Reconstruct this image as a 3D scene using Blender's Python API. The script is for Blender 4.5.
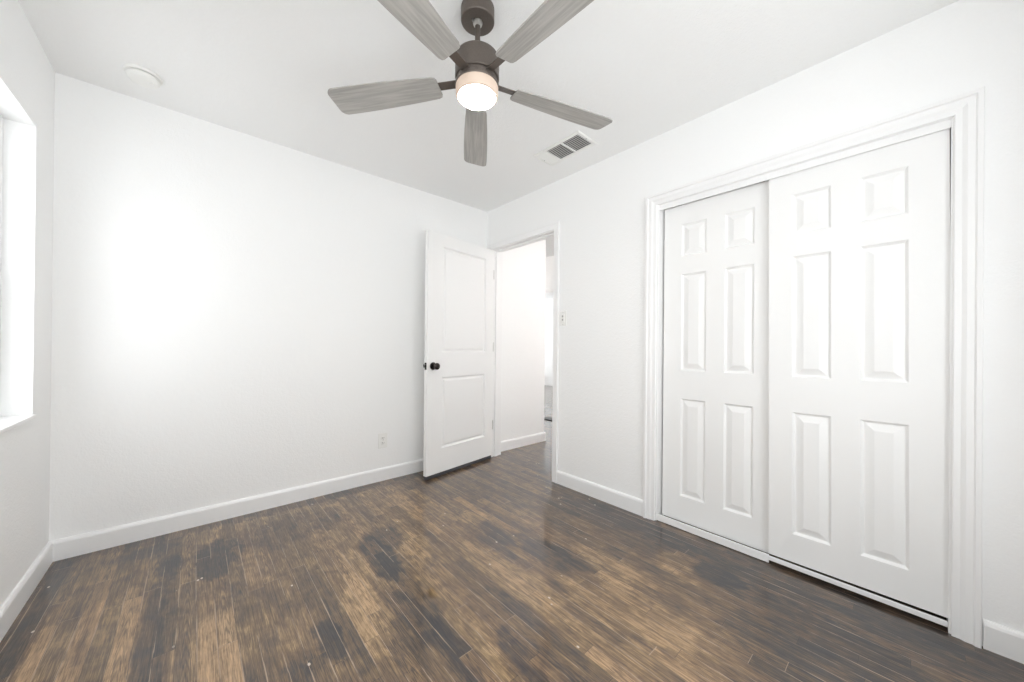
import bpy, bmesh, math, random
from mathutils import Vector, Matrix

for o in list(bpy.data.objects):
    bpy.data.objects.remove(o)
SC = bpy.context.scene
COL = SC.collection
R = math.radians

# ------------------------------------------------------------------ camera
def make_camera():
    yaw, pit, rol = R(-41.5984), R(0.14948), R(0.53521)
    fw = Vector((-math.sin(yaw) * math.cos(pit), math.cos(yaw) * math.cos(pit), math.sin(pit)))
    rt = Vector((math.cos(yaw), math.sin(yaw), 0))
    up = rt.cross(fw)
    r2 = rt * math.cos(rol) + up * math.sin(rol)
    u2 = up * math.cos(rol) - rt * math.sin(rol)
    cd = bpy.data.cameras.new('camera')
    co = bpy.data.objects.new('camera', cd)
    COL.objects.link(co)
    m = Matrix((r2, u2, -fw)).transposed().to_4x4()
    m.translation = (-2.18759, -2.85284, 1.09228)
    co.matrix_world = m
    cd.sensor_width = 36.0
    cd.sensor_fit = 'HORIZONTAL'
    cd.lens = 36.0 * 357.0447 / 1024.0
    cd.shift_y = 4.44735 / 1024.0
    cd.clip_start = 0.02
    SC.camera = co
make_camera()

# ------------------------------------------------------------------ world, light, exposure
SC.view_settings.view_transform = 'Standard'
SC.view_settings.look = 'None'
SC.view_settings.gamma = 1.0
SC.view_settings.use_curve_mapping = False
SC.view_settings.exposure = 0.06
SC.cycles.max_bounces = 16
SC.cycles.diffuse_bounces = 12
SC.cycles.glossy_bounces = 6
SC.cycles.use_denoising = True
SC.cycles.caustics_reflective = False
SC.cycles.caustics_refractive = False

SKY = 3.9
HALL_W = 34.0
LAMP = 45.0
w = bpy.data.worlds.new('overcast_sky')
SC.world = w
w.use_nodes = True
bg = w.node_tree.nodes['Background']
bg.inputs['Color'].default_value = (0.96, 0.985, 1.0, 1)
# overcast sky; lower half brightened to throw added light up at the ceilings
_wt = w.node_tree
_tc = _wt.nodes.new('ShaderNodeTexCoord')
_sp = _wt.nodes.new('ShaderNodeSeparateXYZ')
_mr = _wt.nodes.new('ShaderNodeMapRange')
_mr.interpolation_type = 'SMOOTHSTEP'
_mr.inputs['From Min'].default_value = -0.15
_mr.inputs['From Max'].default_value = 0.10
_mr.inputs['To Min'].default_value = SKY * 1.15
_mr.inputs['To Max'].default_value = SKY
_wt.links.new(_tc.outputs['Generated'], _sp.inputs[0])
_wt.links.new(_sp.outputs['Z'], _mr.inputs['Value'])
_wt.links.new(_mr.outputs[0], bg.inputs['Strength'])

def portal(name, loc, sx, sy, direction):
    ld = bpy.data.lights.new(name, 'AREA')
    ld.shape = 'RECTANGLE'
    ld.size, ld.size_y = sx, sy
    ld.cycles.is_portal = True
    lo = bpy.data.objects.new(name, ld)
    COL.objects.link(lo)
    lo.location = loc
    lo.rotation_euler = Vector(direction).to_track_quat('-Z', 'Y').to_euler()
# window openings (shared by the walls, the windows and the portals)
RW, RD, RH = 2.722, 3.36, 2.44          # room width, depth, height
W1 = (-0.815, -0.265, 0.755, 2.046)     # west window: y0, y1, z0, z1
W2 = (-2.50, -0.55, 0.35, 2.15)       # south window: x0, x1, z0, z1
W4 = (-2.98, -2.36, 0.50, 2.05)      # unseen second west window, added to light the closet side: y0, y1, z0, z1
W3 = (2.3, 4.9, 0.30, 2.20)             # unseen living-room opening, added to light the far room: x0, x1, z0, z1
LIVN = 4.9                              # y of the living-room north wall
portal('daylight_west', (-RW - 0.13, (W1[0] + W1[1]) / 2, (W1[2] + W1[3]) / 2), W1[1] - W1[0], W1[3] - W1[2], (1, 0, 0))
portal('daylight_west_rear', (-RW - 0.13, (W4[0] + W4[1]) / 2, (W4[2] + W4[3]) / 2), W4[1] - W4[0], W4[3] - W4[2], (1, 0, 0))
portal('daylight_south', ((W2[0] + W2[1]) / 2, -RD - 0.13, (W2[2] + W2[3]) / 2), W2[1] - W2[0], W2[3] - W2[2], (0, 1, 0))

# unseen point lights, added to brighten the hall and the passage
for nm, en, lc in (('hall_fill', HALL_W, (0.95, -2.0, 2.10)), ('passage_fill', 11.0, (1.25, 1.75, 2.20))):
    hl = bpy.data.lights.new(nm, 'POINT')
    hl.energy = en
    hl.color = (1.0, 0.95, 0.93)
    hl.shadow_soft_size = 0.12
    ho = bpy.data.objects.new(nm, hl)
    COL.objects.link(ho)
    ho.location = lc

# ------------------------------------------------------------------ node helpers
class NT:
    def __init__(s, name):
        s.m = bpy.data.materials.new(name)
        s.m.use_nodes = True
        s.t = s.m.node_tree
        s.b = s.t.nodes['Principled BSDF']
    def n(s, kind, **kw):
        nd = s.t.nodes.new(kind)
        for k, v in kw.items():
            setattr(nd, k, v)
        return nd
    def link(s, a, b):
        s.t.links.new(a, b)
    def put(s, sock, v):
        if isinstance(v, (int, float)):
            sock.default_value = v
        elif isinstance(v, (tuple, list)):
            sock.default_value = tuple(v) + ((1,) if len(v) == 3 and len(sock.default_value) == 4 else ())
        else:
            s.link(v, sock)
    def math(s, op, a, b=0.0, c=0.0, clamp=False):
        nd = s.n('ShaderNodeMath', operation=op)
        nd.use_clamp = clamp
        s.put(nd.inputs[0], a); s.put(nd.inputs[1], b); s.put(nd.inputs[2], c)
        return nd.outputs[0]
    def add(s, a, b): return s.math('ADD', a, b)
    def sub(s, a, b): return s.math('SUBTRACT', a, b)
    def mul(s, a, b): return s.math('MULTIPLY', a, b)
    def floor(s, a): return s.math('FLOOR', a)
    def fract(s, a): return s.math('FRACT', a)
    def smooth(s, v, lo, hi, t0=0.0, t1=1.0):
        nd = s.n('ShaderNodeMapRange', interpolation_type='SMOOTHSTEP')
        s.put(nd.inputs['Value'], v)
        nd.inputs['From Min'].default_value = lo; nd.inputs['From Max'].default_value = hi
        nd.inputs['To Min'].default_value = t0; nd.inputs['To Max'].default_value = t1
        return nd.outputs[0]
    def vec(s, x, y, z=0.0):
        nd = s.n('ShaderNodeCombineXYZ')
        s.put(nd.inputs[0], x); s.put(nd.inputs[1], y); s.put(nd.inputs[2], z)
        return nd.outputs[0]
    def noise(s, v, scale, detail=3.0, rough=0.55, dist=0.0):
        nd = s.n('ShaderNodeTexNoise')
        s.put(nd.inputs['Vector'], v)
        nd.inputs['Scale'].default_value = scale
        nd.inputs['Detail'].default_value = detail
        nd.inputs['Roughness'].default_value = rough
        nd.inputs['Distortion'].default_value = dist
        return nd.outputs['Fac']
    def white(s, v):
        nd = s.n('ShaderNodeTexWhiteNoise', noise_dimensions='2D')
        s.put(nd.inputs['Vector'], v)
        return nd.outputs['Value']
    def mix(s, f, a, b):
        nd = s.n('ShaderNodeMix', data_type='RGBA')
        s.put(nd.inputs[0], f); s.put(nd.inputs[6], a); s.put(nd.inputs[7], b)
        return nd.outputs[2]
    def pos(s):
        g = s.n('ShaderNodeNewGeometry')
        return g.outputs['Position']
    def bump(s, h, strength, dist):
        nd = s.n('ShaderNodeBump')
        nd.inputs['Strength'].default_value = strength
        nd.inputs['Distance'].default_value = dist
        s.put(nd.inputs['Height'], h)
        s.link(nd.outputs[0], s.b.inputs['Normal'])
    def set(s, **kw):
        for k, v in kw.items():
            s.put(s.b.inputs[k.replace('_', ' ')], v)
        return s

def paint(name, col, rough, bump_scale=None, bump_d=0.0006, strength=0.5):
    t = NT(name)
    t.set(Base_Color=col, Roughness=rough)
    if bump_scale:
        p = t.pos()
        n1 = t.noise(p, bump_scale, 2.0, 0.5)
        n2 = t.noise(p, bump_scale * 0.35, 2.0, 0.5)
        t.bump(t.add(n1, n2), strength, bump_d)
    return t.m

M = {}
M['wall'] = paint('painted_drywall', (0.922, 0.926, 0.925), 0.6, 130, 0.0022, 0.45)
M['ceiling'] = paint('textured_ceiling_paint', (0.91, 0.914, 0.912), 0.7, 150, 0.003, 0.5)
M['trim'] = paint('semi_gloss_trim_paint', (0.90, 0.90, 0.90), 0.30)
M['door'] = paint('painted_door', (0.885, 0.885, 0.88), 0.35)
M['plastic'] = paint('white_plastic', (0.88, 0.88, 0.86), 0.35, 40, 0.0001, 0.2)
M['greyplastic'] = paint('grey_plastic', (0.42, 0.42, 0.41), 0.45, 40, 0.0001, 0.2)
M['dark'] = paint('dark_slot', (0.03, 0.03, 0.03), 0.6, 40, 0.0001, 0.2)
M['darkgrey'] = paint('dark_grey_plain', (0.06, 0.062, 0.068), 0.5, 60, 0.0002, 0.3)
M['duct'] = paint('duct_shade_grey', (0.16, 0.16, 0.16), 0.5, 40, 0.0001, 0.2)
M['vinyl'] = paint('white_vinyl', (0.88, 0.89, 0.89), 0.35, 40, 0.0001, 0.2)
M['rail'] = paint('galvanised_rail', (0.62, 0.62, 0.60), 0.4, 40, 0.0001, 0.2)
M['steel'] = paint('brushed_nickel', (0.55, 0.54, 0.52), 0.35, 80, 0.0001, 0.2)
for k in ('steel',):
    M[k].node_tree.nodes['Principled BSDF'].inputs['Metallic'].default_value = 1.0

def bronze():
    t = NT('oil_rubbed_bronze')
    p = t.pos()
    n = t.noise(p, 220, 3.0)
    t.set(Base_Color=t.mix(n, (0.105, 0.088, 0.076), (0.165, 0.140, 0.122)), Metallic=0.5, Roughness=0.45)
    return t.m
M['bronze'] = bronze()

def knob_metal():
    t = NT('dark_bronze_knob')
    t.set(Base_Color=t.mix(t.noise(t.pos(), 90), (0.03, 0.027, 0.025), (0.06, 0.052, 0.046)), Metallic=0.8, Roughness=0.25)
    return t.m
M['knob'] = knob_metal()

def blade_wood():
    t = NT('weathered_grey_wood')
    tc = t.n('ShaderNodeTexCoord').outputs['Object']
    sx = t.n('ShaderNodeSeparateXYZ'); t.link(tc, sx.inputs[0])
    g = t.noise(t.vec(t.mul(sx.outputs[0], 4.0), t.mul(sx.outputs[1], 70.0), 0.0), 1.0, 4.0, 0.6, 0.6)
    t.set(Base_Color=t.mix(t.smooth(g, 0.3, 0.7), (0.33, 0.32, 0.30), (0.47, 0.455, 0.43)), Roughness=0.5)
    return t.m
M['blade'] = blade_wood()

def glow(name, col, strength):
    t = NT(name)
    t.set(Base_Color=(0.9, 0.88, 0.84), Roughness=0.4)
    t.put(t.b.inputs['Emission Color'], col)
    n = t.noise(t.pos(), 12, 1.0)
    t.put(t.b.inputs['Emission Strength'], t.mul(strength, t.smooth(n, 0.0, 1.0, 0.97, 1.03)))
    return t.m
M['lens'] = glow('lit_opal_lens', (1.0, 0.90, 0.78), LAMP)
M['shade'] = glow('bloom_tinted_drum', (1.0, 0.70, 0.50), 0.22)
M['shade'].node_tree.nodes['Principled BSDF'].inputs['Base Color'].default_value = (0.56, 0.47, 0.40, 1)  # peach base and faint emission put the lens bloom into the drum

def glass():
    t = NT('window_glass')
    nt = t.t
    tr = nt.nodes.new('ShaderNodeBsdfTransparent')
    gl = nt.nodes.new('ShaderNodeBsdfGlossy'); gl.inputs['Roughness'].default_value = 0.02
    fr = nt.nodes.new('ShaderNodeFresnel'); 
    gm = nt.nodes.new('ShaderNodeNewGeometry')
    t.put(fr.inputs[0], t.sub(1.45, t.mul(gm.outputs['Backfacing'], 1.45 - 1 / 1.45)))
    mx = nt.nodes.new('ShaderNodeMixShader')
    t.link(fr.outputs[0], mx.inputs[0]); t.link(tr.outputs[0], mx.inputs[1]); t.link(gl.outputs[0], mx.inputs[2])
    out = nt.nodes['Material Output']
    t.link(mx.outputs[0], out.inputs['Surface'])
    nt.nodes.remove(t.b)
    return t.m
M['glass'] = glass()

# old stained strip-oak floor ------------------------------------------------
# (x, y, rx, ry, amount): >0 black stain, <0 worn down to tan wood
STAINS = [
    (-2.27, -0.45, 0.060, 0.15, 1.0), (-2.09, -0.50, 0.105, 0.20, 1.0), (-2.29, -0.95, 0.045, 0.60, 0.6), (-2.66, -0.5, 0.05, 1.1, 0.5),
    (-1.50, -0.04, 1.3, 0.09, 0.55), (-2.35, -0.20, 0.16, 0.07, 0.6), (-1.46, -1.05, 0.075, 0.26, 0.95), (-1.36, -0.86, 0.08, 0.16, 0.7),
    (-1.80, -1.42, 0.05, 0.14, 0.8), (-1.91, -1.50, 0.05, 0.10, 0.6), (-1.47, -1.78, 0.055, 0.22, 0.8), (-1.52, -1.50, 0.055, 0.20, 0.5),
    (-1.30, -2.05, 0.085, 0.25, 0.55), (-1.17, -1.80, 0.05, 0.22, 0.4), (-0.86, -1.24, 0.06, 0.17, 0.65), (-0.78, -1.60, 0.10, 0.26, 0.7),
    (-0.95, -1.33, 0.05, 0.2, 0.4), (-0.30, -2.22, 0.07, 0.12, 0.9), (-0.12, -2.5, 0.16, 0.7, 0.45), (-0.40, -2.55, 0.15, 0.35, 0.35),
    (-0.16, -1.55, 0.14, 0.45, 0.45), (0.35, -0.5, 0.6, 0.5, 0.2), (-1.75, -0.40, 0.3, 0.2, 0.35), (-0.65, -2.75, 0.4, 0.3, 0.35),
    (-2.40, -0.80, 0.075, 0.30, -0.7), (-2.55, -0.95, 0.06, 0.25, -0.6), (-2.09, -1.22, 0.10, 0.25, -0.8), (-1.66, -1.36, 0.085, 0.28, -1.0),
    (-1.27, -1.03, 0.085, 0.16, -1.0), (-1.57, -1.02, 0.055, 0.2, -0.8), (-0.87, -0.98, 0.085, 0.10, -1.1), (-1.05, -1.58, 0.10, 0.40, -1.0),
    (-0.83, -2.02, 0.13, 0.33, -0.9), (-0.63, -1.86, 0.10, 0.22, -0.9), (-1.43, -1.92, 0.05, 0.3, -0.8), (-1.38, -1.55, 0.055, 0.35, -0.7),
    (-0.57, -1.22, 0.09, 0.14, -0.6), (-0.34, -2.04, 0.08, 0.11, -1.1), (-0.45, -2.35, 0.06, 0.3, -0.5), (-1.05, -2.25, 0.12, 0.3, -0.6),
    (-0.70, -0.75, 0.3, 0.15, -0.25),
]
PW = 0.0572
def floor_material():
    t = NT('worn_dark_oak_strip_floor')
    p = t.pos()
    sep = t.n('ShaderNodeSeparateXYZ'); t.link(p, sep.inputs[0])
    x, y = sep.outputs[0], sep.outputs[1]
    xs = t.math('DIVIDE', x, PW)
    ix = t.floor(xs); fx = t.fract(xs)
    r1 = t.white(t.vec(ix, 3.7))
    L = t.add(0.62, t.mul(r1, 0.55))
    ys = t.add(t.math('DIVIDE', y, L), t.mul(t.white(t.vec(ix, 11.3)), 7.0))
    iy = t.floor(ys); fy = t.fract(ys)
    board = t.vec(ix, iy)
    rb = t.white(board)
    rb2 = t.white(t.vec(t.add(ix, 41.3), iy))
    # grain, shifted board by board
    gx = t.add(t.mul(x, 125.0), t.mul(rb, 37.0))
    gy = t.add(t.mul(y, 2.2), t.mul(rb2, 19.0))
    grain = t.noise(t.vec(gx, gy, rb), 1.0, 5.0, 0.66, 0.8)
    fine = t.noise(t.vec(t.mul(x, 420.0), t.mul(y, 14.0), rb), 1.0, 3.0, 0.6)
    # cathedral figure on some boards
    cx = t.add(t.mul(t.sub(fx, 0.5), 2.2), 0.0)
    arch = t.math('SINE', t.add(t.mul(t.add(t.mul(cx, cx), t.mul(y, 2.4)), 34.0), t.mul(grain, 9.0)))
    arch = t.mul(t.smooth(arch, -0.3, 1.0), t.smooth(rb2, 0.70, 0.75))
    # stains
    wob1 = t.sub(t.noise(t.vec(t.mul(x, 1.0), t.mul(y, 0.55), t.mul(rb, 0.6)), 9.0, 5.0, 0.68, 0.6), 0.5)
    wob2 = t.sub(t.noise(t.vec(t.mul(x, 1.0), y, t.mul(rb, 0.7)), 2.2, 4.0, 0.6), 0.5)
    streak = t.noise(t.vec(t.add(t.mul(x, 30.0), t.mul(rb, 23.0)), t.add(t.mul(y, 1.5), t.mul(rb2, 31.0)), 0.0), 1.0, 4.0, 0.6, 0.5)
    blotch = t.noise(t.vec(t.mul(x, 1.0), t.mul(y, 0.7), t.mul(rb, 0.25)), 14.0, 4.0, 0.6, 0.8)
    tone = t.add(0.46, t.mul(t.sub(rb, 0.5), 0.30))
    tone = t.add(tone, t.mul(wob2, 0.5))
    tone = t.add(tone, t.mul(t.sub(grain, 0.5), 0.75))
    tone = t.add(tone, t.mul(t.sub(streak, 0.5), 0.5))
    tone = t.add(tone, t.mul(t.sub(blotch, 0.5), 0.8))
    tone = t.add(tone, t.mul(t.sub(fine, 0.5), 0.8))
    tone = t.add(tone, t.mul(t.sub(arch, 0.4), t.mul(t.smooth(rb2, 0.70, 0.75), 0.22)))
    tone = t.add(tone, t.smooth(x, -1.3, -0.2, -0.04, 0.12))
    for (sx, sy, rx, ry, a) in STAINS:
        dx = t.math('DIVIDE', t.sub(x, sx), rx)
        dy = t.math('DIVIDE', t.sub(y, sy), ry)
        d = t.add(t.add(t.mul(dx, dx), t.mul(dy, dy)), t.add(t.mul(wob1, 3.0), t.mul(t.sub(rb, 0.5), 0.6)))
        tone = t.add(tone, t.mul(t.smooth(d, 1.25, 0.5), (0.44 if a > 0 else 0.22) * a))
    ramp = t.n('ShaderNodeValToRGB')
    t.link(tone, ramp.inputs[0])
    e = ramp.color_ramp.elements
    e[0].position = 0.0; e[0].color = (0.43, 0.28, 0.15, 1)
    e[1].position = 1.0; e[1].color = (0.030, 0.028, 0.029, 1)
    for pos_, c in ((0.2, (0.270, 0.174, 0.089)), (0.45, (0.150, 0.096, 0.056)), (0.72, (0.066, 0.048, 0.038))):
        k = e.new(pos_); k.color = c + (1,)
    col = ramp.outputs[0]
    pore = t.noise(t.vec(t.add(t.mul(x, 330.0), t.mul(rb, 90.0)), t.mul(y, 13.0), rb2), 1.0, 2.0, 0.6, 0.4)
    vs = t.n('ShaderNodeHueSaturation')
    t.put(vs.inputs['Value'], t.add(t.smooth(pore, 0.34, 0.66, 0.70, 1.28), t.mul(t.sub(rb2, 0.5), 0.16)))
    t.put(vs.inputs['Hue'], t.add(0.5, t.mul(t.sub(rb, 0.5), 0.008)))
    t.link(col, vs.inputs['Color'])
    col = vs.outputs[0]
    # seams: worn pale edges, broken up, and thin dark gaps
    ds = t.mul(t.math('MINIMUM', fx, t.sub(1.0, fx)), PW)
    dl = t.mul(t.math('MINIMUM', fy, t.sub(1.0, fy)), L)
    seam = t.smooth(ds, 0.0013, 0.0025, 1.0, 0.0)
    butt = t.smooth(dl, 0.0010, 0.0020, 1.0, 0.0)
    brk = t.noise(t.vec(t.mul(ix, 7.7), t.mul(y, 2.3), 0.0), 1.0, 4.0, 0.7)
    worn = t.mul(seam, t.smooth(brk, 0.49, 0.58))
    worn = t.math('MAXIMUM', worn, t.mul(butt, t.smooth(t.white(t.vec(iy, ix)), 0.75, 0.8)))
    darkgap = t.math('MAXIMUM', t.smooth(ds, 0.0004, 0.0012, 1.0, 0.0), t.smooth(dl, 0.0004, 0.0011, 1.0, 0.0))
    col = t.mix(t.mul(darkgap, 0.75), col, (0.022, 0.017, 0.013))
    col = t.mix(t.mul(worn, 0.7), col, (0.50, 0.36, 0.25))
    # chips and paint specks
    vo = t.n('ShaderNodeTexVoronoi')
    t.put(vo.inputs['Vector'], t.vec(t.mul(x, 1.6), y, 0.0))
    vo.inputs['Scale'].default_value = 9.0
    chip = t.mul(t.smooth(vo.outputs['Distance'], 0.05, 0.075, 1.0, 0.0),
                 t.smooth(t.white(t.vec(t.floor(t.mul(x, 8.0)), t.floor(t.mul(y, 8.0)))), 0.62, 0.66))
    col = t.mix(chip, col, (0.62, 0.52, 0.42))
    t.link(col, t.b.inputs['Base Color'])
    haze = t.noise(p, 2.3, 3.0, 0.55)
    t.put(t.b.inputs['Roughness'], t.add(0.30, t.mul(grain, 0.15)))
    t.b.inputs['Specular IOR Level'].default_value = 0.12
    t.b.inputs['Coat Weight'].default_value = 1.0
    t.b.inputs['Coat IOR'].default_value = 1.6
    t.put(t.b.inputs['Coat Roughness'], t.smooth(haze, 0.42, 0.75, 0.03, 0.13))
    h = t.sub(t.mul(grain, 0.25), t.mul(t.math('MAXIMUM', seam, butt), 1.0))
    h = t.add(h, t.mul(t.noise(p, 9.0, 2.0), 1.2))
    t.bump(h, 0.35, 0.0012)
    return t.m
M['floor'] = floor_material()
M['threshold'] = paint('dark_threshold', (0.035, 0.032, 0.03), 0.4, 60, 0.0002, 0.3)

# ------------------------------------------------------------------ mesh helpers
class MB:
    """Collects shapes, then links them as one mesh object."""
    def __init__(s):
        s.bm = bmesh.new()
    def box(s, a, b, bev=0.0):
        x0, x1 = sorted((a[0], b[0])); y0, y1 = sorted((a[1], b[1])); z0, z1 = sorted((a[2], b[2]))
        t = bmesh.new()
        bmesh.ops.create_cube(t, size=1.0)
        for v in t.verts:
            v.co = Vector(((x0 + x1) / 2 + v.co.x * (x1 - x0), (y0 + y1) / 2 + v.co.y * (y1 - y0), (z0 + z1) / 2 + v.co.z * (z1 - z0)))
        if bev:
            bmesh.ops.bevel(t, geom=list(t.edges), offset=bev, segments=2, affect='EDGES', profile=0.5)
        s.merge(t)
        return s
    def merge(s, t, mat=None):
        if mat is not None:
            t.transform(mat)
        me = bpy.data.meshes.new('tmp')
        t.to_mesh(me); t.free()
        s.bm.from_mesh(me)
        bpy.data.meshes.remove(me)
    def lathe(s, prof, origin=(0, 0, 0), axis=(0, 0, 1), n=48):
        """prof: list of (radius, height); closed where the radius is 0."""
        t = bmesh.new()
        rings = []
        for r, h in prof:
            if r <= 1e-7:
                rings.append([t.verts.new((0, 0, h))])
            else:
                rings.append([t.verts.new((r * math.cos(2 * math.pi * i / n), r * math.sin(2 * math.pi * i / n), h)) for i in range(n)])
        for a, b in zip(rings, rings[1:]):
            for i in range(n):
                j = (i + 1) % n
                if len(a) == 1 and len(b) == 1: continue
                if len(a) == 1: t.faces.new((a[0], b[i], b[j]))
                elif len(b) == 1: t.faces.new((a[i], b[0], a[j]))
                else: t.faces.new((a[i], b[i], b[j], a[j]))
        bmesh.ops.recalc_face_normals(t, faces=t.faces)
        q = Vector((0, 0, 1)).rotation_difference(Vector(axis).normalized())
        s.merge(t, Matrix.Translation(origin) @ q.to_matrix().to_4x4())
        return s
    def sweep(s, prof, path, frames):
        """prof points (a, b) placed on every path point by frames (A, B): mitred runs of moulding, ends capped."""
        rings = []
        for p, (A, B) in zip(path, frames):
            rings.append([s.bm.verts.new(Vector(p) + Vector(A) * a + Vector(B) * b) for a, b in prof])
        n = len(prof)
        for r0, r1 in zip(rings, rings[1:]):
            for i in range(n):
                j = (i + 1) % n
                s.bm.faces.new((r0[i], r0[j], r1[j], r1[i]))
        s.bm.faces.new(rings[0]); s.bm.faces.new(list(reversed(rings[-1])))
        return s
    def build(s, name, mat, parent=None, smooth=None, loc=None):
        bmesh.ops.recalc_face_normals(s.bm, faces=s.bm.faces)
        me = bpy.data.meshes.new(name)
        s.bm.to_mesh(me); s.bm.free()
        me.materials.append(mat)
        if smooth is not None:
            for p in me.polygons: p.use_smooth = True
            me.set_sharp_from_angle(angle=R(smooth))
        o = bpy.data.objects.new(name, me)
        COL.objects.link(o)
        if parent is not None: o.parent = parent
        if loc is not None: o.location = loc
        return o

def tag(o, label=None, cat=None, group=None, kind=None):
    if label: o['label'] = label
    if cat: o['category'] = cat
    if group: o['group'] = group
    if kind: o['kind'] = kind
    return o
def empty(name, loc, rotz=0.0):
    o = bpy.data.objects.new(name, None)
    o.empty_display_size = 0.1
    COL.objects.link(o)
    o.location = loc
    o.rotation_euler = (0, 0, rotz)
    return o

# ------------------------------------------------------------------ shell
T = 0.12                                  # wall thickness
E0 = 0.0                                  # east wall room face
DY0, DY1, DZ = -0.072, -0.918, 2.058      # rough doorway in the east wall
CY0, CY1, CZ = -1.757, -2.963, 2.017      # rough closet opening
HX = 0.857                                # end corner of the hall's north wall
OX = 1.76                                 # wall with the opening to the living room
XE, YN = 5.25, LIVN

def wall_box(name, boxes, label):
    b = MB()
    for a, c in boxes: b.box(a, c)
    return tag(b.build(name, M['wall']), label, 'wall', kind='structure')

tag(MB().box((-RW - 0.2, -RD - 0.2, -0.08), (XE + 0.2, YN + 0.2, 0.0)).build('floor', M['floor']),
    'worn dark-stained oak strip floor with black stains and tan bare patches', 'floor', kind='structure')
tag(MB().box((-RW - 0.2, -RD - 0.2, RH), (XE + 0.2, YN + 0.2, RH + 0.1)).build('ceiling', M['ceiling']),
    'white lightly textured ceiling above the whole room', 'ceiling', kind='structure')
wall_box('wall_north', [((-RW - T, 0, 0), (HX, T, RH))],
         'long plain white wall behind the open door, running on into the hall')
y0, y1, z0, z1 = W1
v0, v1, q0, q1 = W4
wall_box('wall_west', [((-RW - T, -RD, 0), (-RW, v0, RH)), ((-RW - T, v1, 0), (-RW, y0, RH)), ((-RW - T, y1, 0), (-RW, 0, RH)),
                       ((-RW - T, y0, 0), (-RW, y1, z0)), ((-RW - T, y0, z1), (-RW, y1, RH)),
                       ((-RW - T, v0, 0), (-RW, v1, q0)), ((-RW - T, v0, q1), (-RW, v1, RH))],
         'white wall at the left edge with the bright window recess')
x0, x1, z0, z1 = W2
wall_box('wall_south', [((-RW - T, -RD - T, 0), (x0, -RD, RH)), ((x1, -RD - T, 0), (0.12, -RD, RH)),
                        ((x0, -RD - T, 0), (x1, -RD, z0)), ((x0, -RD - T, z1), (x1, -RD, RH))],
         'white wall behind the camera with a wide window')
wall_box('wall_east', [((0, 0, 0), (T, DY0, RH)), ((0, DY0, DZ), (T, DY1, RH)), ((0, DY1, 0), (T, CY0, RH)),
                       ((0, CY0, CZ), (T, CY1, RH)), ((0, CY1, 0), (T, -RD, RH))],
         'white wall on the right holding the doorway and the closet')
wall_box('wall_closet', [((0.12, -1.60, 0), (0.78, -1.66, RH)), ((0.12, -3.06, 0), (0.78, -3.12, RH)),
                         ((0.72, -1.66, 0), (0.78, -3.06, RH))], 'white inner walls of the closet behind the sliding doors')
wall_box('wall_hall_end', [((HX - 0.1, T, 0), (HX, YN, RH))], 'white side wall of the passage beyond the hall corner')
wall_box('wall_hall_east', [((OX, -RD, 0), (OX + 0.1, 0.40, RH)), ((OX, 1.25, 0), (OX + 0.1, YN, RH)), ((OX, 0.40, 1.95), (OX + 0.1, 1.25, RH))],
         'white hall wall with the cased opening into the far room')
wall_box('wall_hall_south', [((0.78, -RD, 0), (OX, -RD - T, RH))], 'white wall at the far end of the hall')
wall_box('wall_living_east', [((XE, -1.0, 0), (XE + T, YN, RH))], 'bright white far wall seen through the hall opening')
wall_box('wall_living_south', [((OX + 0.1, -1.0, 0), (XE, -1.0 - T, RH))], 'white side wall of the far room')
x0, x1, z0, z1 = W3
wall_box('wall_living_north', [((HX, YN, 0), (x0, YN + T, RH)), ((x1, YN, 0), (XE + T, YN + T, RH)),
                               ((x0, YN, 0), (x1, YN + T, z0)), ((x0, YN, z1), (x1, YN + T, RH))], 'white far-room wall with an opening added to let in light')

# ---- baseboards: profile (out, up)
BB = [(0, 0), (0.015, 0), (0.015, 0.086), (0.012, 0.095), (0.006, 0.101), (0.0, 0.102)]
def baseboard(name, runs, label):
    b = MB()
    for path, outs in runs:
        b.sweep(BB, path, [(o, (0, 0, 1)) for o in outs])
    return tag(b.build(name, M['trim']), label, 'baseboard', kind='structure')
baseboard('baseboard_north', [([(-RW, 0, 0), (0, 0, 0)], [(1, -1, 0), (0, -1, 0)])], 'white baseboard along the long left wall')
baseboard('baseboard_west', [([(-RW, -RD, 0), (-RW, 0, 0)], [(1, 1, 0), (1, -1, 0)])], 'white baseboard under the window at left')
baseboard('baseboard_south', [([(-RW, -RD, 0), (0, -RD, 0)], [(1, 1, 0), (-1, 1, 0)])], 'white baseboard behind the camera')
baseboard('baseboard_east', [([(0, -0.953, 0), (0, -1.694, 0)], [(-1, 0, 0), (-1, 0, 0)]),
                             ([(0, -3.026, 0), (0, -RD, 0)], [(-1, 0, 0), (-1, 1, 0)])],
          'white baseboard either side of the closet on the right wall')
baseboard('baseboard_hall', [([(T, 0, 0), (HX, 0, 0), (HX, YN, 0)], [(0, -1, 0), (1, -1, 0), (1, 0, 0)])],
          'white baseboard of the hall wall seen through the doorway')

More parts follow.
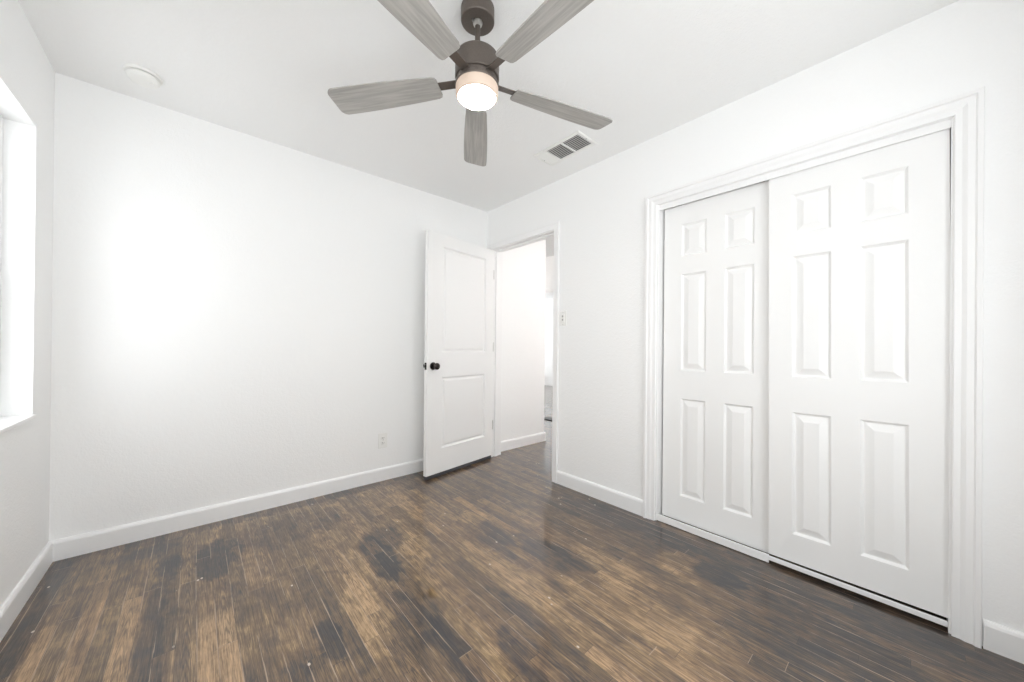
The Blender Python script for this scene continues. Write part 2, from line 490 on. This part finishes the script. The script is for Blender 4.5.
# ---- casings (profile: a = away from the opening, b = out of the wall)
def casing(name, x, ya, yb, zi, prof, label, side=-1):
    """A three-sided mitred casing round an opening of the plane x, from ya (north) to yb (south)."""
    path = [(x, ya, 0), (x, ya, zi), (x, yb, zi), (x, yb, 0)]
    out = (side, 0, 0)
    fr = [((0, 1, 0), out), ((0, 1, 1), out), ((0, -1, 1), out), ((0, -1, 0), out)]
    return MB().sweep(prof, path, fr)
FLAT = [(0, 0), (0, 0.010), (0.004, 0.014), (0.036, 0.016), (0.046, 0.019), (0.052, 0.019), (0.055, 0.016), (0.055, 0)]
COLON = [(0, 0), (0, 0.010), (0.003, 0.012), (0.020, 0.012), (0.032, 0.018), (0.050, 0.018), (0.055, 0.024), (0.067, 0.024), (0.070, 0.021), (0.070, 0)]
c = casing('trim_1', 0, -0.088, -0.902, 2.045, FLAT, '')
c.box((0, -0.072, 0), (T, -0.090, 2.058)).box((0, -0.900, 0), (T, -0.918, 2.058)).box((0, -0.09, 2.040), (T, -0.90, 2.058))
# stop strips inside the jamb
c.box((0.040, -0.090, 0), (0.075, -0.101, 2.04)).box((0.040, -0.889, 0), (0.075, -0.900, 2.04)).box((0.040, -0.101, 2.029), (0.075, -0.889, 2.04))
hallc = casing('trim_1', T, -0.088, -0.902, 2.045, FLAT, '', side=1)
me = bpy.data.meshes.new('tmp'); hallc.bm.to_mesh(me); hallc.bm.free(); c.bm.from_mesh(me); bpy.data.meshes.remove(me)
tag(c.build('trim_1', M['trim']), 'white jamb and casing around the open doorway', 'door casing', kind='structure')
c = casing('trim_2', 0, -1.768, -2.952, 1.996, COLON, '')
c.box((0, -1.757, 0), (T, -1.775, 2.017)).box((0, -2.945, 0), (T, -2.963, 2.017)).box((0, -1.775, 1.995), (T, -2.945, 2.017))
tag(c.build('trim_2', M['trim']), 'stepped white casing and jamb around the sliding closet doors', 'closet casing', kind='structure')
# fascia hiding the sliding-door track, and the guide strip on the floor
tag(MB().box((0.008, -1.775, 1.962), (0.016, -2.945, 1.995), 0.001).box((0.016, -1.775, 1.985), (0.10, -2.945, 1.995)).build('trim_3', M['trim']),
    'white track fascia under the closet head casing', 'track fascia', kind='structure')
tag(MB().box((0.004, -1.776, 0.003), (0.013, -2.366, 0.043), 0.0015).box((0.004, -2.364, 0.018), (0.013, -2.944, 0.039), 0.0015).build('trim_4', M['trim']),
    'low white guide strip on the floor under the closet doors', 'door guide', kind='structure')
tag(MB().box((OX - 0.02, 0.40, 0.0005), (OX + 0.12, 1.25, 0.012), 0.003).build('trim_5', M['threshold']),
    'dark threshold strip on the floor beyond the hall', 'threshold', kind='structure')
tag(MB().box((OX - 0.012, 0.36, 1.90), (OX, 1.29, 1.955), 0.003).build('trim_6', M['trim']),
    'white head trim over the far opening beyond the hall', 'trim', kind='structure')

# ------------------------------------------------------------------ windows
def window(name, axis, face, a0, a1, z0, z1, label):
    """Single-hung vinyl window, set back in a drywall return. axis 'x': wall plane x=face (outside = -x)."""
    def P(a, d, z):            # a along the wall, d outward from the room face
        return (face - d, a, z) if axis == 'x' else (a, face - d, z)
    root = tag(empty(name, P((a0 + a1) / 2, 0.10, z0)), label, 'window', kind='structure')
    inv = Vector(root.location)
    def L(p): return tuple(Vector(p) - inv)
    def bx(b, a, d, z, bev=0.002): b.box(L(P(a[0], d[0], z[0])), L(P(a[1], d[1], z[1])), bev)
    d0, d1 = 0.085, 0.119
    fr = MB()
    e0, e1 = a0 + 0.001, a1 - 0.001
    bx(fr, (e0, a0 + 0.035), (d0, d1), (z0 + 0.001, z1 - 0.001)); bx(fr, (a1 - 0.035, e1), (d0, d1), (z0 + 0.001, z1 - 0.001))
    bx(fr, (a0 + 0.035, a1 - 0.035), (d0, d1), (z0 + 0.001, z0 + 0.035)); bx(fr, (a0 + 0.035, a1 - 0.035), (d0, d1), (z1 - 0.035, z1 - 0.001))
    mid = (a0 + a1) / 2
    twin = a1 - a0 > 1.1
    if twin: bx(fr, (mid - 0.03, mid + 0.03), (d0, d1), (z0 + 0.035, z1 - 0.035))
    fr.build('window_frame', M['vinyl'], root)
    zm = (z0 + z1) / 2 - 0.04
    for s0, s1 in (((a0 + 0.035, mid - 0.03), (mid + 0.03, a1 - 0.035)) if twin else ((a0 + 0.035, a1 - 0.035),)):
        for lo, hi, da, db in ((z0 + 0.035, zm + 0.02, 0.088, 0.102), (zm - 0.02, z1 - 0.035, 0.103, 0.117)):
            sb = MB()
            bx(sb, (s0, s0 + 0.03), (da, db), (lo, hi)); bx(sb, (s1 - 0.03, s1), (da, db), (lo, hi))
            bx(sb, (s0 + 0.03, s1 - 0.03), (da, db), (lo, lo + 0.035)); bx(sb, (s0 + 0.03, s1 - 0.03), (da, db), (hi - 0.035, hi))
            so = sb.build('sash', M['vinyl'], root)
            pb = MB(); dm = (da + db) / 2
            bx(pb, (s0 + 0.028, s1 - 0.028), (dm - 0.002, dm + 0.002), (lo + 0.033, hi - 0.033), 0)
            pb.build('pane', M['glass'], so)
    sl = MB()
    bx(sl, (a0 + 0.001, a1 - 0.001), (-0.012, d0), (z0 + 0.0005, z0 + 0.018), 0.003)
    sl.build('window_sill', M['trim'], root)
window('window_1', 'x', -RW, W1[0], W1[1], W1[2], W1[3], 'bright white window recess at the left edge of the picture')
window('window_2', 'y', -RD, W2[0], W2[1], W2[2], W2[3], 'wide white window in the wall behind the camera')
window('fill_window', 'x', -RW, W4[0], W4[1], W4[2], W4[3], 'unseen window added in the left wall to light the closet side')

# ------------------------------------------------------------------ panelled doors
def panel_face(b, w0, w1, h0, h1, panels, rings, put):
    """A door face with moulded panels: cells between the panels stay flat, each panel is a stack of inset rings."""
    xs = sorted({w0, w1} | {p[0] for p in panels} | {p[1] for p in panels})
    zs = sorted({h0, h1} | {p[2] for p in panels} | {p[3] for p in panels})
    bm = b.bm
    cache = {}
    def V(a, z, d):
        k = (round(a, 5), round(z, 5), round(d, 5))
        if k not in cache: cache[k] = bm.verts.new(put(a, z, d))
        return cache[k]
    for i in range(len(xs) - 1):
        for j in range(len(zs) - 1):
            mx, mz = (xs[i] + xs[i + 1]) / 2, (zs[j] + zs[j + 1]) / 2
            if any(p[0] < mx < p[1] and p[2] < mz < p[3] for p in panels): continue
            bm.faces.new([V(xs[i], zs[j], 0), V(xs[i + 1], zs[j], 0), V(xs[i + 1], zs[j + 1], 0), V(xs[i], zs[j + 1], 0)])
    for (a0, a1, c0, c1) in panels:
        # outer loop follows every grid vertex on the panel's rim
        def loop(ins, d):
            return [V(a0 + ins, c0 + ins, d), V(a1 - ins, c0 + ins, d), V(a1 - ins, c1 - ins, d), V(a0 + ins, c1 - ins, d)]
        prev = loop(0, 0)
        for ins, d in rings:
            cur = loop(ins, d)
            for k in range(4):
                bm.faces.new([prev[k], prev[(k + 1) % 4], cur[(k + 1) % 4], cur[k]])
            prev = cur
        bm.faces.new(prev)
def door_leaf(w0, w1, h0, h1, th, panels, rings):
    """Local frame: x along the leaf, front face at y=0 looking to +y, body towards -y."""
    b = MB()
    panel_face(b, w0, w1, h0, h1, panels, rings, lambda a, z, d: (a, -d, z))
    panel_face(b, w0, w1, h0, h1, panels, rings, lambda a, z, d: (a, -th + d, z))
    for q in ([(w0, 0), (w1, 0)], ):
        pass
    bm = b.bm
    def quad(pts): bm.faces.new([bm.verts.new(p) for p in pts])
    quad([(w0, 0, h0), (w0, -th, h0), (w0, -th, h1), (w0, 0, h1)])
    quad([(w1, 0, h0), (w1, -th, h0), (w1, -th, h1), (w1, 0, h1)])
    quad([(w0, 0, h0), (w1, 0, h0), (w1, -th, h0), (w0, -th, h0)])
    quad([(w0, 0, h1), (w1, 0, h1), (w1, -th, h1), (w0, -th, h1)])
    bmesh.ops.remove_doubles(bm, verts=bm.verts, dist=1e-5)
    return b

RAISED = [(0.003, 0.003), (0.010, 0.012), (0.014, 0.012), (0.042, 0.0015), (0.045, 0.001)]
SUNK = [(0.002, 0.003), (0.012, 0.014), (0.019, 0.014), (0.032, 0.005), (0.036, 0.0045)]

# entry door, swung open against the long wall
ang = R(180 + 8.94)
d1 = tag(empty('door_1', (0.0, -0.122, 0.0), ang), 'white two-panel door standing open at the doorway, dark bronze knob', 'door', kind='structure')
TH = 0.035
door_leaf(0.014, 0.797, 0.033, 2.031, TH, [(0.118, 0.640, 1.035, 1.925), (0.118, 0.640, 0.232, 0.828)], SUNK).build('door_leaf', M['door'], d1)
KN = [(0.0, 0.0), (0.031, 0.0), (0.032, 0.004), (0.029, 0.009), (0.014, 0.011), (0.0125, 0.020), (0.013, 0.029), (0.020, 0.034),
      (0.0265, 0.042), (0.0285, 0.050), (0.0265, 0.058), (0.019, 0.063), (0.008, 0.0645), (0.0, 0.0645)]
for oy, ax in ((0.0, (0, 1, 0)), (-TH, (0, -1, 0))):
    MB().lathe(KN, (0.738, oy, 0.925), ax, 32).build('door_knob', M['knob'], d1, smooth=40)
sweep = MB().box((0.022, -0.003, 0.0035), (0.794, -TH + 0.003, 0.0335), 0.002).build('bottom_strip', M['darkgrey'], d1)  # plain dark grey strip filling the gap below the leaf
tag(sweep, 'dark grey strip along the door bottom')
lp = MB().box((0.7965, -0.029, 0.896), (0.7982, -0.006, 0.954), 0.0005).box((0.7975, -0.0245, 0.915), (0.805, -0.0105, 0.935), 0.002)
lp.build('latch_plate', M['knob'], d1)
for hz in (0.325, 1.085, 1.79):
    h = MB().box((0.0128, -0.033, hz - 0.044), (0.0142, -0.002, hz + 0.044))
    h.lathe([(0, -0.047), (0.004, -0.047), (0.0058, -0.044), (0.0058, 0.044), (0.004, 0.047), (0, 0.047)], (0.006, -TH - 0.004, hz), (0, 0, 1), 16)
    h.lathe([(0, -0.044), (0.003, -0.044), (0.003, 0.044), (0, 0.044)], (0.0085, -0.001, hz), (0, 0, 1), 12)
    tag(h.build('hinge', M['steel'], d1), 'grey metal hinge')

# sliding closet doors (local x runs south along the opening, local +y looks into the room)
def closet_door(name, x, y_n, width, h0, h1, label):
    # rotate so that local x -> -Y and local y -> -X
    root = tag(empty(name, (x, y_n, 0.0), R(-90)), label, 'door', kind='structure')
    # with rotz = -90: local x -> (0,-1,0), local y -> (1,0,0); the front must look to -X, so build it mirrored
    pw = 0.1445
    a0 = (0.096 if name == 'door_3' else 0.108); b0 = a0 + 0.1445 + 0.0965
    pans = []
    for p0 in (a0, b0):
        for c0, c1 in ((0.181, 0.781), (0.953, 1.549), (1.656, 1.856)):
            pans.append((p0, p0 + pw, c0, c1))
    th = 0.034
    b = door_leaf(0.0, width, h0, h1, th, pans, RAISED)
    for v in b.bm.verts: v.co.y = -v.co.y
    b.build('door_leaf', M['door'], root)
    root.rotation_euler = (0, 0, R(-90))
    if name == 'door_3':      # hangs a hair out of plumb
        root.matrix_world = Matrix.Translation((x, y_n, 1.96)) @ Matrix.Rotation(0.0055, 4, 'X').inverted() @ Matrix.Rotation(R(-90), 4, 'Z') @ Matrix.Translation((0, 0, -1.96))
    # top hanger brackets and the wheel plates, up behind the fascia
    for a in (0.09, width - 0.09):
        hb = MB().box((a - 0.03, 0.012, h1 - 0.03), (a + 0.03, 0.020, h1 + 0.0), 0.001)
        hb.box((a - 0.012, 0.012, h1 - 0.002), (a + 0.012, 0.016, 1.984), 0.001)
        tag(hb.build('hanger', M['steel'], root), 'metal roller hanger')
    return root
closet_door('door_2', 0.058, -1.787, 0.612, 0.026, 1.975, 'rear white six-panel sliding closet door, the left one')
closet_door('door_3', 0.020, -2.352, 0.590, 0.044, 1.964, 'front white six-panel sliding closet door, the right one nearest the camera')

# ------------------------------------------------------------------ ceiling fan
FC = Vector((-1.353, -1.688, RH))
fan = tag(empty('ceiling_fan', FC), 'dark bronze ceiling fan with grey blades and a lit round lamp', 'ceiling fan')
MB().lathe([(0, 0), (0.066, 0), (0.0665, -0.004), (0.0665, -0.050), (0.064, -0.0535), (0.060, -0.0545), (0.021, -0.0545), (0.021, -0.050), (0, -0.050)]
           ).build('canopy', M['bronze'], fan, smooth=35)
MB().lathe([(0, -0.045), (0.016, -0.047), (0.0195, -0.055), (0.017, -0.064), (0.0105, -0.069), (0.0, -0.069)], n=32).box((-0.026, -0.004, -0.061), (-0.0195, 0.004, -0.053), 0.001
           ).build('hanger_ball', M['steel'], fan, smooth=35)
MB().lathe([(0, -0.06), (0.0105, -0.06), (0.0105, -0.205), (0, -0.205)], n=24).build('downrod', M['bronze'], fan, smooth=35)
MB().lathe([(0, -0.194), (0.080, -0.194), (0.084, -0.196), (0.0865, -0.200), (0.0875, -0.206), (0.0875, -0.279), (0.085, -0.2815), (0, -0.2815)], n=64
           ).build('motor_housing', M['bronze'], fan, smooth=35)
MB().lathe([(0, -0.282), (0.080, -0.282), (0.080, -0.301), (0, -0.301)], n=64).build('blade_hub', M['bronze'], fan, smooth=35)
MB().lathe([(0, -0.301), (0.085, -0.301), (0.0865, -0.303), (0.0865, -0.311), (0.085, -0.313), (0, -0.313)], n=64).build('light_collar', M['bronze'], fan, smooth=35)
shade = MB().lathe([(0, -0.313), (0.083, -0.313), (0.0845, -0.317), (0.084, -0.346), (0.082, -0.353), (0.0775, -0.3555), (0.0, -0.3555)], n=64).build('light_shade', M['shade'], fan, smooth=35)
tag(shade, 'lamp drum coloured peach to carry the lens bloom')
MB().lathe([(0.0, -0.3556), (0.075, -0.3556), (0.072, -0.3585), (0.055, -0.3610), (0.0, -0.3622)], n=64).build('lens', M['lens'], shade, smooth=35)

def blade_mesh():
    b = MB()
    bm = b.bm
    r0, r1 = 0.160, 0.645
    top, bot = [], []
    outline = []
    N = 26
    def half(r):
        t = (r - r0) / (r1 - r0)
        wv = 0.046 + 0.018 * math.sin(min(1.0, t * 1.15) * math.pi / 2)
        return wv
    rc = 0.028
    pts = []
    rr = [r0 + (r1 - r0 - rc) * i / N for i in range(N + 1)]
    up = [(r, half(r)) for r in rr]
    for i in range(1, 9):
        a = math.pi / 2 * (1 - i / 8.0)
        up.append((r1 - rc + rc * math.cos(a), half(r1) - rc + rc * math.sin(a)))
    # root corners slightly rounded
    up = [(r0, half(r0) - 0.012), (r0 + 0.004, half(r0) - 0.004)] + up[1:]
    lo = [(r, -y) for r, y in reversed(up)]
    ring = up + lo
    th = 0.0055
    vt = [bm.verts.new((r, y, th / 2)) for r, y in ring]
    vb = [bm.verts.new((r, y, -th / 2)) for r, y in ring]
    n = len(ring)
    for i in range(n):
        j = (i + 1) % n
        bm.faces.new((vt[i], vt[j], vb[j], vb[i]))
    # quads across so that the faces stay planar strips
    m = len(up)
    for i in range(m - 1):
        a, c, d, e = i, i + 1, n - 2 - i, n - 1 - i
        bm.faces.new((vt[a], vt[c], vt[d], vt[e]))
        bm.faces.new((vb[e], vb[d], vb[c], vb[a]))
    return b
def bracket_mesh():
    b = MB()
    b.box((0.070, -0.017, 0.0035), (0.175, 0.017, 0.0075), 0.001)
    b.box((0.168, -0.032, 0.0035), (0.225, 0.032, 0.0075), 0.001)
    for y in (-0.022, 0.0, 0.022):
        b.lathe([(0, 0.0), (0.004, 0.0), (0.004, 0.0025), (0.002, 0.0035), (0, 0.0035)], (0.205, y, 0.0073), (0, 0, 1), 12)
    return b
BLADE0 = -17.0
bl = blade_mesh().build('blade', M['blade'], fan)
br = bracket_mesh().build('blade_bracket', M['bronze'], bl)
for i in range(5):
    if i == 0:
        o = bl
    else:
        o = bl.copy(); COL.objects.link(o); o.parent = fan
        k = br.copy(); COL.objects.link(k); k.parent = o
    o.location = (0, 0, -0.2935)
    o.rotation_euler = (Matrix.Rotation(R(BLADE0 + 72 * i), 3, 'Z') @ Matrix.Rotation(R(11), 3, 'X')).to_euler()

# ------------------------------------------------------------------ smoke detector
sd = tag(empty('smoke_detector', (-2.392, -0.284, RH)), 'round white smoke detector on the ceiling near the left corner', 'smoke detector')
MB().lathe([(0, 0), (0.068, 0), (0.069, -0.003), (0.069, -0.012), (0.067, -0.015), (0.052, -0.015), (0, -0.015)], n=56).build('base', M['plastic'], sd, smooth=35)
MB().lathe([(0, -0.014), (0.053, -0.014), (0.053, -0.0185), (0, -0.0185)], n=56).build('vent_gap', M['greyplastic'], sd, smooth=35)
MB().lathe([(0, -0.0185), (0.060, -0.0185), (0.062, -0.021), (0.061, -0.030), (0.056, -0.036), (0.045, -0.0395), (0, -0.0405)], n=56).build('cover', M['plastic'], sd, smooth=35)
MB().lathe([(0, -0.0395), (0.011, -0.0395), (0.011, -0.0418), (0.009, -0.0428), (0, -0.0428)], (0.032, -0.012, 0), n=24).build('test_button', M['plastic'], sd, smooth=35)

# ------------------------------------------------------------------ ceiling register
VX0, VX1, VY0, VY1 = -0.418, -0.214, -1.462, -1.062
vt_c = ((VX0 + VX1) / 2, (VY0 + VY1) / 2, RH)
vent = tag(empty('ceiling_vent', vt_c), 'white rectangular air register on the ceiling above the doorway side', 'air vent')
hx, hy = (VX1 - VX0) / 2, (VY1 - VY0) / 2
fr = MB()
ix_, iy_ = hx - 0.026, hy - 0.026
for a, b_ in (((-hx, -hy), (hx, -iy_)), ((-hx, iy_), (hx, hy)), ((-hx, -iy_), (-ix_, iy_)), ((ix_, -iy_), (hx, iy_))):
    fr.box((a[0], a[1], -0.007), (b_[0], b_[1], -0.0005), 0.0015)
# bays along y: the first is towards the long wall
bay = [(-iy_, -iy_ + 0.128), (-iy_ + 0.138, -iy_ + 0.266), (-iy_ + 0.276, iy_)]
for a, b_ in zip(bay, bay[1:]):
    fr.box((-ix_, a[1], -0.011), (ix_, b_[0], -0.002), 0.001)
for s in (-1, 1):       # raised end rims
    fr.box((-hx + 0.004, s * (hy - 0.006) - 0.004, -0.011), (hx - 0.004, s * (hy - 0.006) + 0.004, -0.006), 0.0015)
fr.build('frame', M['plastic'], vent)
MB().box((-ix_ - 0.002, -iy_ - 0.002, -0.0012), (ix_ + 0.002, iy_ + 0.002, -0.0004)).build('duct_shade_plate', M['duct'], vent)  # flat plate under the ceiling, greyed to stand for the shaded duct
def slat(a, b_, tilt_axis, tilt):
    t = bmesh.new()
    bmesh.ops.create_cube(t, size=1.0)
    c = Vector(((a[0] + b_[0]) / 2, (a[1] + b_[1]) / 2, (a[2] + b_[2]) / 2))
    s = Vector((b_[0] - a[0], b_[1] - a[1], b_[2] - a[2]))
    for v in t.verts: v.co = Vector((v.co.x * s.x, v.co.y * s.y, v.co.z * s.z))
    m = MB()
    m.merge(t, Matrix.Translation(c) @ Matrix.Rotation(tilt, 4, tilt_axis))
    return m
for k in (0, 1):
    for i in range(9):
        xx = -ix_ + (2 * ix_) * (i + 0.5) / 9
        slat((xx - 0.0058, bay[k][0], -0.0072), (xx + 0.0058, bay[k][1], -0.0064), 'Y', R(-24)).build('slat', M['plastic'], vent)
for i in range(6):
    yy = bay[2][0] + (bay[2][1] - bay[2][0]) * (i + 0.5) / 6
    slat((-ix_, yy - 0.0078, -0.0072), (ix_, yy + 0.0078, -0.0064), 'X', R(-18)).build('slat', M['plastic'], vent)
for s in (-1, 1):
    MB().lathe([(0, 0), (0.004, 0), (0.003, -0.002), (0, -0.0025)], (0, s * (hy - 0.017), -0.0068), (0, 0, 1), 12).build('screw', M['greyplastic'], vent)

# ------------------------------------------------------------------ outlet and switch
out = tag(empty('wall_outlet', (-1.045, 0.0, 0.322)), 'white duplex power outlet low on the long left wall', 'power outlet')
MB().box((-0.037, -0.0075, -0.060), (0.037, -0.0003, 0.060), 0.003).build('cover_plate', M['plastic'], out)
for s in (-1, 1):
    zc = s * 0.0195
    rc = MB().box((-0.0165, -0.0095, zc - 0.0135), (0.0165, -0.007, zc + 0.0135), 0.002).build('receptacle', M['plastic'], out)
    MB().box((-0.0078, -0.0099, zc - 0.002), (-0.0050, -0.0092, zc + 0.008)).box((0.0050, -0.0099, zc - 0.002), (0.0078, -0.0092, zc + 0.007)
        ).lathe([(0, 0), (0.0025, 0), (0.0025, 0.0006), (0, 0.0006)], (0, -0.0093, zc - 0.0075), (0, -1, 0), 12).build('slots', M['dark'], rc)
MB().lathe([(0, 0), (0.003, 0), (0.0022, 0.0012), (0, 0.0014)], (0, -0.0073, 0), (0, -1, 0), 12).build('screw', M['steel'], out)

sw = tag(empty('light_switch', (0.0, -1.000, 1.318)), 'small white switch plate on the wall right of the doorway', 'light switch')
MB().box((-0.0055, -0.036, -0.058), (-0.0003, 0.036, 0.058), 0.002).build('cover_plate', M['plastic'], sw)
MB().box((-0.0085, -0.0175, -0.034), (-0.005, 0.0175, 0.034), 0.0015).build('switch_body', M['plastic'], sw)
for zc in (0.016, -0.010):
    MB().box((-0.0105, -0.0065, zc - 0.0075), (-0.008, 0.0065, zc + 0.0075), 0.001).build('button', M['greyplastic'], sw)
for zc in (-0.048, 0.048):
    MB().lathe([(0, 0), (0.003, 0), (0.0022, 0.0012), (0, 0.0014)], (-0.0053, 0, zc), (-1, 0, 0), 12).build('screw', M['greyplastic'], sw)
